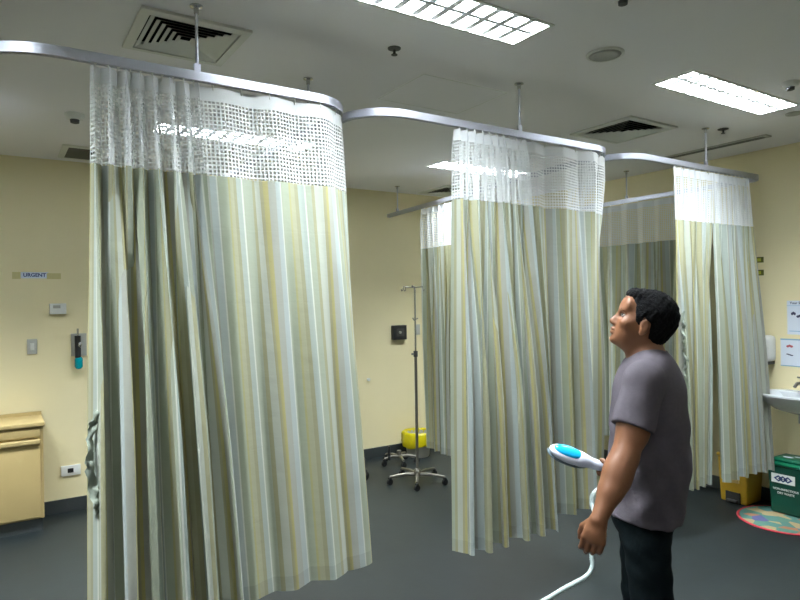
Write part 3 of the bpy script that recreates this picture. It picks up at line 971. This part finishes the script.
g.ellipsoid((gx - .03, gy + .03, .411), (.02, .035, .001), 14, 6); g.ellipsoid((gx + .02, gy - .02, .411), (.016, .03, .001), 14, 6)
obj('lid_sticker', g, 'paper', t)
t = pedal_bin('yellow waste bin behind the hem of the third curtain, next to the green bin', 4.845, 2.63, .23, .24, .40, 'yellow_bin', 'yellow_bin', 0, None)
g = MB(); g.box((4.845 - .118, 2.63 - .055, .0), (4.845 - .10, 2.63 + .055, .085)); obj('pedal_recess', g, 'vent_dark', t)
g = MB(); g.box((4.70, 2.59, .015), (4.74, 2.67, .03), .004); obj('pedal', g, 'dark_grey', t, 'auto')
g = MB(); g.box((4.845 - .124, 2.63 - .05, .16), (4.845 - .10, 2.63 + .05, .185)); obj('marking', g, 'laminate_edge', t)
# ------------------------------------------------------------------ the man
import openvdb


def n3(v):
    v = np.array(v, float)
    return v / np.linalg.norm(v)


class SDF:
    """Smooth union of simple volumes sampled on a regular grid, turned into one closed surface."""

    def __init__(s, lo, hi, h):
        s.lo = np.array(lo, float); s.h = h
        s.n = np.ceil((np.array(hi) - s.lo) / h).astype(int) + 1
        s.g = np.full(s.n, 0.08, np.float32)

    def window(s, lo, hi):
        a = np.clip(np.floor((np.array(lo) - s.lo) / s.h).astype(int), 0, s.n)
        b_ = np.clip(np.ceil((np.array(hi) - s.lo) / s.h).astype(int) + 1, 0, s.n)
        sl = tuple(slice(i, j) for i, j in zip(a, b_))
        ax = [s.lo[k] + s.h * np.arange(a[k], b_[k]) for k in range(3)]
        X = np.stack(np.meshgrid(*ax, indexing='ij'), -1)
        return sl, X

    def merge(s, sl, d, k):
        g = s.g[sl]
        if k <= 0:
            s.g[sl] = np.minimum(g, d)
        else:
            h_ = np.clip(0.5 + 0.5 * (g - d) / k, 0, 1)
            s.g[sl] = g * (1 - h_) + d * h_ - k * h_ * (1 - h_)

    def capsule(s, a, b_, ra, rb, k=0.01, squash=None):
        a = np.array(a, float); b_ = np.array(b_, float)
        m_ = max(ra, rb) * (1.0 if squash is None else max(1, 1 / squash[1])) + 0.07
        sl, X = s.window(np.minimum(a, b_) - m_, np.maximum(a, b_) + m_)
        if X.size == 0:
            return s
        ab = b_ - a
        t_ = np.clip(((X - a) @ ab) / ab.dot(ab), 0, 1)
        D = X - a - t_[..., None] * ab
        if squash is not None:
            ax = n3(squash[0])
            c = D @ ax
            D = D + ax * (c * (1 / squash[1] - 1))[..., None]
        d = np.linalg.norm(D, axis=-1) - (ra + (rb - ra) * t_)
        s.merge(sl, d, k)
        return s

    def ell(s, c, r, k=0.01, ax=None, cut=False):
        c = np.array(c, float); r = np.array(r, float)
        m_ = r.max() + 0.07
        sl, X = s.window(c - m_, c + m_)
        D = X - c
        if ax is not None:
            D = D @ np.array(ax, float).T
        q = D / r
        l = np.linalg.norm(q, axis=-1)
        d = l * (l - 1) / (np.linalg.norm(q / r, axis=-1) + 1e-9)
        if cut:
            g = s.g[sl]
            if k > 0:
                h_ = np.clip(0.5 - 0.5 * (g + d) / k, 0, 1)
                s.g[sl] = g * (1 - h_) + (-d) * h_ + k * h_ * (1 - h_)
            else:
                s.g[sl] = np.maximum(g, -d)
        else:
            s.merge(sl, d, k)
        return s

    def clip(s, fn):
        """Keep the volume only where fn(X) < 0."""
        sl, X = s.window(s.lo, s.lo + s.h * s.n)
        s.g[sl] = np.maximum(s.g[sl], fn(X))
        return s

    def wobble(s, fn):
        sl, X = s.window(s.lo, s.lo + s.h * s.n)
        s.g[sl] += fn(X)
        return s

    def mesh(s, name, material, parent, offset=(0, 0, 0)):
        gr = openvdb.FloatGrid(0.08)
        gr.copyFromArray(np.ascontiguousarray(s.g))
        pts, tris, quads = gr.convertToPolygons(0.0, 0.0)
        pts = pts * s.h + s.lo - np.array(offset)
        me = bpy.data.meshes.new(name)
        me.from_pydata(pts.tolist(), [], [f_[::-1] for f_ in quads.tolist()] + [f_[::-1] for f_ in tris.tolist()])
        me.materials.append(MATS[material])
        me.shade_smooth()
        o = bpy.data.objects.new(name, me)
        COL.objects.link(o)
        o.parent = parent
        return o


# local frame: x = direction he faces, y = his left (towards the viewer), z up
MAN_ANG = 2.565
man = thing('person', 'man in a grey t-shirt and dark trousers looking up, holding a handheld garment steamer', 'person', (1.996, 1.445, 0), MAN_ANG)
YAW = math.radians(-13)
FW = np.array([math.cos(YAW), math.sin(YAW), 0]); LF = np.array([-math.sin(YAW), math.cos(YAW), 0]); UP = np.array([0, 0, 1.])
TORSO = np.stack([FW, LF, UP])
# head frame, tilted back and turned a little away
TILT = math.radians(20)
HY = math.radians(-12)
hf = np.array([math.cos(HY), math.sin(HY), 0])
HU = hf * math.cos(TILT) + UP * math.sin(TILT)
HL = np.array([-math.sin(HY), math.cos(HY), 0])
HV = np.cross(HU, HL)
HEAD = np.stack([HU, HL, HV])
HO = np.array([-0.008, 0.0, 1.503])


def hp(u, w, v):
    return HO + u * HU + w * HL + v * HV


def head_shape(S, grow=0.0):
    S.ell(hp(-.016, 0, .030), (.094 + grow, .074 + grow, .088 + grow), .01, HEAD)
    S.ell(hp(.028, 0, -.030), (.062, .060, .078), .03, HEAD)


B = SDF((-.42, -.40, -.0), (.42, .42, 1.66), .0052)
head_shape(B)
B.ell(hp(.050, 0, -.072), (.032, .038, .036), .022, HEAD)     # jaw
B.ell(hp(.074, 0, -.094), (.016, .020, .014), .016, HEAD)     # chin
B.ell(hp(.070, 0, .045), (.022, .055, .035), .03, HEAD)       # forehead
B.capsule(hp(.078, -.034, .020), hp(.078, .034, .020), .010, .010, .012)   # brow
for sd in (-1, 1):
    B.ell(hp(.080, sd * .031, .001), (.013, .018, .012), .010, HEAD, cut=True)  # eye socket
    B.ell(hp(.058, sd * .045, -.022), (.022, .018, .018), .022, HEAD)      # cheek
B.capsule(hp(.082, 0, .010), hp(.100, 0, -.030), .009, .0125, .010)        # nose
B.ell(hp(.095, .010, -.036), (.009, .008, .007), .006, HEAD); B.ell(hp(.095, -.010, -.036), (.009, .008, .007), .006, HEAD)
B.ell(hp(.090, 0, -.056), (.010, .020, .006), .006, HEAD)
B.ell(hp(.089, 0, -.069), (.009, .018, .0065), .005, HEAD)
for sd in (-1, 1):                                             # ears
    B.ell(hp(.000, sd * .076, -.014), (.017, .009, .030), .006, HEAD)
    B.ell(hp(.004, sd * .086, -.010), (.009, .006, .018), .004, HEAD, cut=True)
    B.ell(hp(.004, sd * .076, -.038), (.009, .006, .010), .006, HEAD)
nb = np.array([-.040, 0, 1.345])
B.capsule(hp(-.022, 0, -.050), nb, .053, .060, .03)
B.capsule(hp(.02, 0, -.085), nb + FW * .03 + UP * .02, .030, .040, .03)
# trunk
B.ell((-.02, 0, 1.20), (.105, .165, .20), .04, TORSO)
B.ell((.0, 0, .95), (.09, .135, .20), .04, TORSO)
B.ell((.0, 0, .83), (.09, .135, .13), .04, TORSO)
SHL = np.array([.055, .165, 1.305]); SHR = np.array([-.055, -.165, 1.305])
B.capsule(nb + LF * .04 - UP * .01, SHL, .055, .055, .04)
B.capsule(nb - LF * .04 - UP * .01, SHR, .055, .055, .04)
# left arm, hanging
ELL = np.array([.150, .235, 1.065]); WRL = np.array([.258, .295, .882])
B.capsule(SHL, ELL, .056, .043, .03)
B.ell(SHL * .45 + ELL * .55 + np.array([-.004, .002, 0]), (.050, .050, .085), .03)
B.capsule(ELL, ELL * .45 + WRL * .55, .043, .038, .02)
B.ell(ELL * .72 + WRL * .28, (.045, .043, .060), .03)
B.capsule(ELL * .45 + WRL * .55, WRL, .037, .0255, .02)
# right arm, elbow drawn back, forearm forward
ELR = np.array([-.215, -.225, 1.035]); WRR = np.array([.010, -.150, .925])
B.capsule(SHR, ELR, .056, .043, .03)
B.capsule(ELR, ELR * .5 + WRR * .5, .043, .037, .02)
B.capsule(ELR * .5 + WRR * .5, WRR, .037, .026, .02)


def chain(S, p, dirs, lens, rs, k=.004):
    p = np.array(p, float)
    for d_, l_, (r0, r1) in zip(dirs, lens, rs):
        q = p + n3(d_) * l_
        S.capsule(p, q, r0, r1, k)
        p = q
    return p


# left hand: back of the hand to the viewer, fingers loosely curled
row = n3((-.86, .36, -.30))          # index -> little finger
dn = n3((.28, .05, -.92))
palm = n3(np.cross(row, dn))
if palm[1] > 0:
    palm = -palm
kn0 = WRL + dn * .070
for k in range(4):
    S0 = WRL + row * (k - 1.5) * .009 + dn * .006
    K0 = kn0 + row * (k - 1.5) * .0195 + dn * (-.003 * abs(k - 1.2))
    B.capsule(S0, K0, .0155, .0115, .010)
    ln = [.036, .040, .037, .030][k]
    chain(B, K0, [dn + palm * .45, dn * .55 + palm * .9 - row * .1, dn * .0 + palm * 1 - row * .1], [ln, ln * .62, ln * .5],
          [(.0098, .0090), (.0090, .0082), (.0082, .0072)], .0015)
B.ell(WRL + dn * .045 + palm * .008, (.026, .026, .032), .014)
th = WRL + dn * .018 - row * .022 + palm * .008
chain(B, th, [dn * .7 - row * .55 + palm * .5, dn * .9 - row * .1 + palm * .5, dn * .85 + palm * .5 + row * .1], [.034, .028, .024], [(.014, .0115), (.0110, .0100), (.0098, .0082)], .004)
# right hand closed round the steamer handle
HD = n3((.95, -.02, .36))            # handle direction
HC = np.array([.080, -.128, .926])   # grip centre
side_n = n3(np.cross(HD, UP)); top_n = n3(np.cross(side_n, HD))
B.capsule(WRR, HC - HD * .035 - top_n * .012, .024, .022, .012)
B.ell(HC - side_n * 0 - top_n * .022 - HD * .01, (.042, .030, .020), .012, np.stack([HD, side_n, top_n]))
for k in range(4):
    c0 = HC + HD * (.034 - .0205 * k)
    rr = .0285
    P0 = [c0 + side_n * rr * math.cos(a) + top_n * rr * math.sin(a) for a in np.radians([-100, -30, 40, 100])]
    for i in range(3):
        B.capsule(P0[i], P0[i + 1], .0095 - .0007 * i, .0090 - .0007 * i, .0015)
P0 = [HC - HD * .03 - top_n * .02 - side_n * .012, HC - HD * .005 - side_n * .030 + top_n * .004, HC + HD * .025 - side_n * .020 + top_n * .020, HC + HD * .045 - side_n * .006 + top_n * .026]
for i in range(3):
    B.capsule(P0[i], P0[i + 1], .0125 - .0015 * i, .011 - .0015 * i, .003)
# legs
HPL, KNL, ANL = np.array([.035, .085, .84]), np.array([.005, .095, .46]), np.array([-.055, .10, .09])
HPR, KNR, ANR = np.array([-.01, -.085, .84]), np.array([-.025, -.095, .46]), np.array([-.08, -.10, .09])
for (h_, k_, a_) in ((HPL, KNL, ANL), (HPR, KNR, ANR)):
    B.capsule(h_ - UP * .13 - np.array([.014, 0, 0]), k_, .056, .048, .03)
    B.capsule(k_, a_, .052, .036, .02)
    B.capsule(a_, a_ + np.array([.0, 0, -.045]), .034, .03, .01)
    B.capsule(a_ + np.array([-.03, 0, -.05]), a_ + np.array([.13, -.02, -.062]), .030, .022, .02)
body = B.mesh('body', 'skin', man)

# hair
H = SDF((-.20, -.14, 1.36), (.16, .14, 1.70), .0036)
H.ell(hp(-.018, 0, .032), (.101, .084, .096), .01, HEAD)
H.ell(hp(-.044, 0, -.016), (.058, .064, .070), .02, HEAD)
H.ell(hp(.048, 0, .088), (.040, .050, .026), .02, HEAD)


def hair_clip(X):
    q = (X - HO) @ HEAD.T
    vl = np.interp(q[..., 0], [-.12, -.055, -.030, -.018, .000, .012, .020, .034, .050, .066, .085, .12], [-.075, -.082, -.075, .004, .012, .020, -.022, -.010, .052, .064, .078, .09])
    return (vl - q[..., 2]) * .75


H.clip(hair_clip)
H.wobble(lambda X: .0022 * np.sin(X[..., 0] * 260 + 3 * np.sin(X[..., 2] * 90)) * np.sin(X[..., 1] * 240 + 2) + .0008 * np.sin(X[..., 2] * 190 + X[..., 0] * 160))
H.mesh('hair', 'hair', man)
for sd in (-1, 1):
    g = MB(); g.ellipsoid(tuple(hp(.073, sd * .031, .001)), (.0095, .0095, .0075), 16, 10)
    e = obj('eye', g, 'eye_white', man, True, local=True)
    g = MB(); g.ellipsoid(tuple(hp(.0795, sd * .032, .003)), (.0045, .0055, .0050), 12, 8); obj('iris', g, 'black_plastic', e, True, local=True)
    g = MB(); g.tube([tuple(hp(.084, sd * .014, .019)), tuple(hp(.088, sd * .030, .023)), tuple(hp(.080, sd * .046, .018))], [.003, .0042, .002], 8); obj('eyebrow', g, 'hair', man, True, local=True)

# t-shirt
S = SDF((-.34, -.34, .66), (.30, .36, 1.46), .0052)
S.ell((-.022, 0, 1.19), (.128, .185, .22), .04, TORSO)
S.ell((-.028, 0, 1.02), (.130, .172, .24), .06, TORSO)
S.capsule(np.array([-.02, 0, 1.0]), np.array([.0, 0, .74]), .128, .126, .05, squash=(LF, 1.46))
S.capsule(nb + LF * .045 - UP * .004, SHL + UP * .004, .062, .064, .04)
S.capsule(nb - LF * .045 - UP * .004, SHR + UP * .004, .062, .064, .04)
S.capsule(nb - UP * .03, nb + UP * .015, .078, .060, .02)
S.ell((-.085, -.02, 1.24), (.07, .13, .13), .04, TORSO)
slv = SDF((-.34, -.34, .66), (.30, .36, 1.46), .0052)
for (a_, b_, c_) in ((SHL, ELL, .62), (SHR, ELR, .62)):
    e_ = a_ + (b_ - a_) * (c_ + .25)
    slv.capsule(a_, e_, .066, .072, 0)
    dirn = n3(b_ - a_); pt = a_ + (b_ - a_) * c_
    sgn = 1 if a_ is SHL else -1
    slv.clip(lambda X, p=pt, d=dirn, q=sgn: np.where(X[..., 1] * q > .02, (X - p) @ d, -1))
sl, X = S.window(S.lo, S.lo + S.h * S.n)
S.merge(sl, slv.g[sl], .022)
S.clip(lambda X: (.800 + (X[..., 0] - .0) * .12 + .006 * np.sin(X[..., 0] * 30 + X[..., 1] * 20) - X[..., 2]))
# neck opening
S.ell(nb + FW * .016 + UP * .075, (.070, .064, .075), .004, TORSO, cut=True)
S.wobble(lambda X: .0030 * np.sin(X[..., 2] * 46 + X[..., 0] * 34 + 1.5 * np.sin(X[..., 1] * 17)) * np.clip((1.36 - X[..., 2]) * 4, 0, 1)
         + .0022 * np.sin(X[..., 0] * 75 - X[..., 2] * 32 + 1.0) * np.clip((1.30 - X[..., 2]) * 4, 0, 1))
shirt = S.mesh('t_shirt', 'shirt', man)
shirt['label'] = 'plain grey crew-neck t-shirt'
g = MB()
cc_ = nb + FW * .012 + UP * .022
g.tube([tuple(cc_ + FW * .062 * math.cos(a) + LF * .064 * math.sin(a) + UP * (.024 * -math.cos(a) * .9 + .004)) for a in np.linspace(0, 2 * PI, 33)], .006, 8, cap=False)
obj('collar', g, 'shirt_rib', shirt, True, local=True)

# trousers
T = SDF((-.22, -.26, .02), (.26, .28, .96), .0058)
T.capsule(np.array([.0, 0, .95]), np.array([.003, 0, .80]), .104, .112, .03, squash=(LF, 1.42))
for (h_, k_, a_) in ((HPL, KNL, ANL), (HPR, KNR, ANR)):
    T.capsule(h_ - UP * .12 - np.array([.012, 0, 0]), k_, .080, .070, .03)
    T.capsule(k_, a_ - UP * .01, .070, .060, .02)
T.clip(lambda X: np.maximum(X[..., 2] - .90, .065 - X[..., 2]))
T.wobble(lambda X: .0014 * np.sin(X[..., 2] * 60 + X[..., 0] * 40 + X[..., 1] * 15) + .001 * np.sin(X[..., 2] * 95 - X[..., 0] * 60))
T.mesh('trousers', 'trousers', man)
for (a_, yy) in ((ANL, 1), (ANR, -1)):
    F = SDF((-.2, -.22, -.005), (.24, .22, .14), .0055)
    F.capsule(a_ + np.array([-.03, 0, -.042]), a_ + np.array([.03, -.005, -.035]), .042, .040, .01)
    F.capsule(a_ + np.array([.03, -.005, -.045]), a_ + np.array([.135, -.025, -.055]), .042, .036, .02)
    F.clip(lambda X: .014 - X[..., 2])
    sh = F.mesh('shoe', 'shoe', man)
    g = MB(); c_ = a_ + np.array([.05, -.01, 0])
    g.add(*(lambda pts: ([(p[0], p[1], 0.0) for p in pts] + [(p[0], p[1], .018) for p in pts],
                         [tuple(range(len(pts) - 1, -1, -1)), tuple(range(len(pts), 2 * len(pts)))] + [(i, (i + 1) % len(pts), len(pts) + (i + 1) % len(pts), len(pts) + i) for i in range(len(pts))]))(
        [(c_[0] + .130 * math.cos(t_) , c_[1] + .042 * math.sin(t_) - .16 * .130 * math.cos(t_) * .5, 0) for t_ in np.linspace(0, 2 * PI, 29)[:-1]]))
    obj('sole', g, 'sole', sh, local=True)

# ------------------------------------------------------------------ handheld steamer
st = thing('garment_steamer', 'white and blue handheld garment steamer with a pale hose, held by the man', 'steamer', (1.996, 1.445, 0), MAN_ANG)
top2 = n3(top_n + side_n * -.75)      # the blue top leans towards the viewer
sid2 = n3(np.cross(HD, top2))
HX = np.stack([HD, sid2, top2])
Q = SDF((-.10, -.25, .82), (.40, .02, 1.12), .0036)
Q.capsule(HC - HD * .075, HC + HD * .06, .0175, .0175, .01)
Q.capsule(HC + HD * .05, HC + HD * .115, .0175, .024, .012)
Q.ell(HC + HD * .165 + top2 * .0, (.082, .038, .026), .02, HX)
Q.clip(lambda X: -((X - HC) @ top2) - .020)
Q.mesh('handle', 'steamer_white', st)
Q = SDF((-.10, -.25, .82), (.40, .02, 1.12), .0036)
Q.ell(HC + HD * .165 - top2 * .012, (.088, .041, .022), .0, HX)
Q.clip(lambda X: ((X - HC) @ top2) + .014)
Q.mesh('steam_plate', 'steamer_grey', st)
Q = SDF((-.10, -.25, .82), (.40, .02, 1.12), .0030)
Q.ell(HC + HD * .170 + top2 * .012, (.064, .029, .020), .0, HX)
Q.mesh('water_tank', 'steamer_blue', st)
g = MB(); g.ellipsoid(tuple(HC + HD * .085 - top2 * .022), (.014, .008, .009), 12, 8); obj('trigger', g, 'dark_grey', st, True, local=True)
hose_pts = [HC - HD * .07, HC - HD * .11 - UP * .01, (.00, -.215, .865), (.09, -.20, .835), (.150, -.13, .815), (.152, -.07, .765), (.128, -.04, .720), (.160, -.03, .680), (.185, -.02, .640),
            (.188, -.01, .600), (.215, .0, .568), (.290, .0, .528), (.355, .0, .490), (.44, .0, .44), (.55, .0, .33), (.66, .0, .17), (.78, .0, .035), (.95, -.05, .011), (1.2, -.05, .011)]
hose_pts = [np.array(p, float) for p in hose_pts]
sm = []
for i in range(len(hose_pts) - 1):
    p0 = hose_pts[max(i - 1, 0)]; p1_ = hose_pts[i]; p2_ = hose_pts[i + 1]; p3_ = hose_pts[min(i + 2, len(hose_pts) - 1)]
    for q in range(12):
        t_ = q / 12
        sm.append(.5 * ((2 * p1_) + (-p0 + p2_) * t_ + (2 * p0 - 5 * p1_ + 4 * p2_ - p3_) * t_ ** 2 + (-p0 + 3 * p1_ - 3 * p2_ + p3_) * t_ ** 3))
g = MB(); g.tube([tuple(p) for p in sm], [.0085 + .0008 * (i % 2) for i in range(len(sm))], 12)
obj('hose', g, 'hose', st, True, local=True)
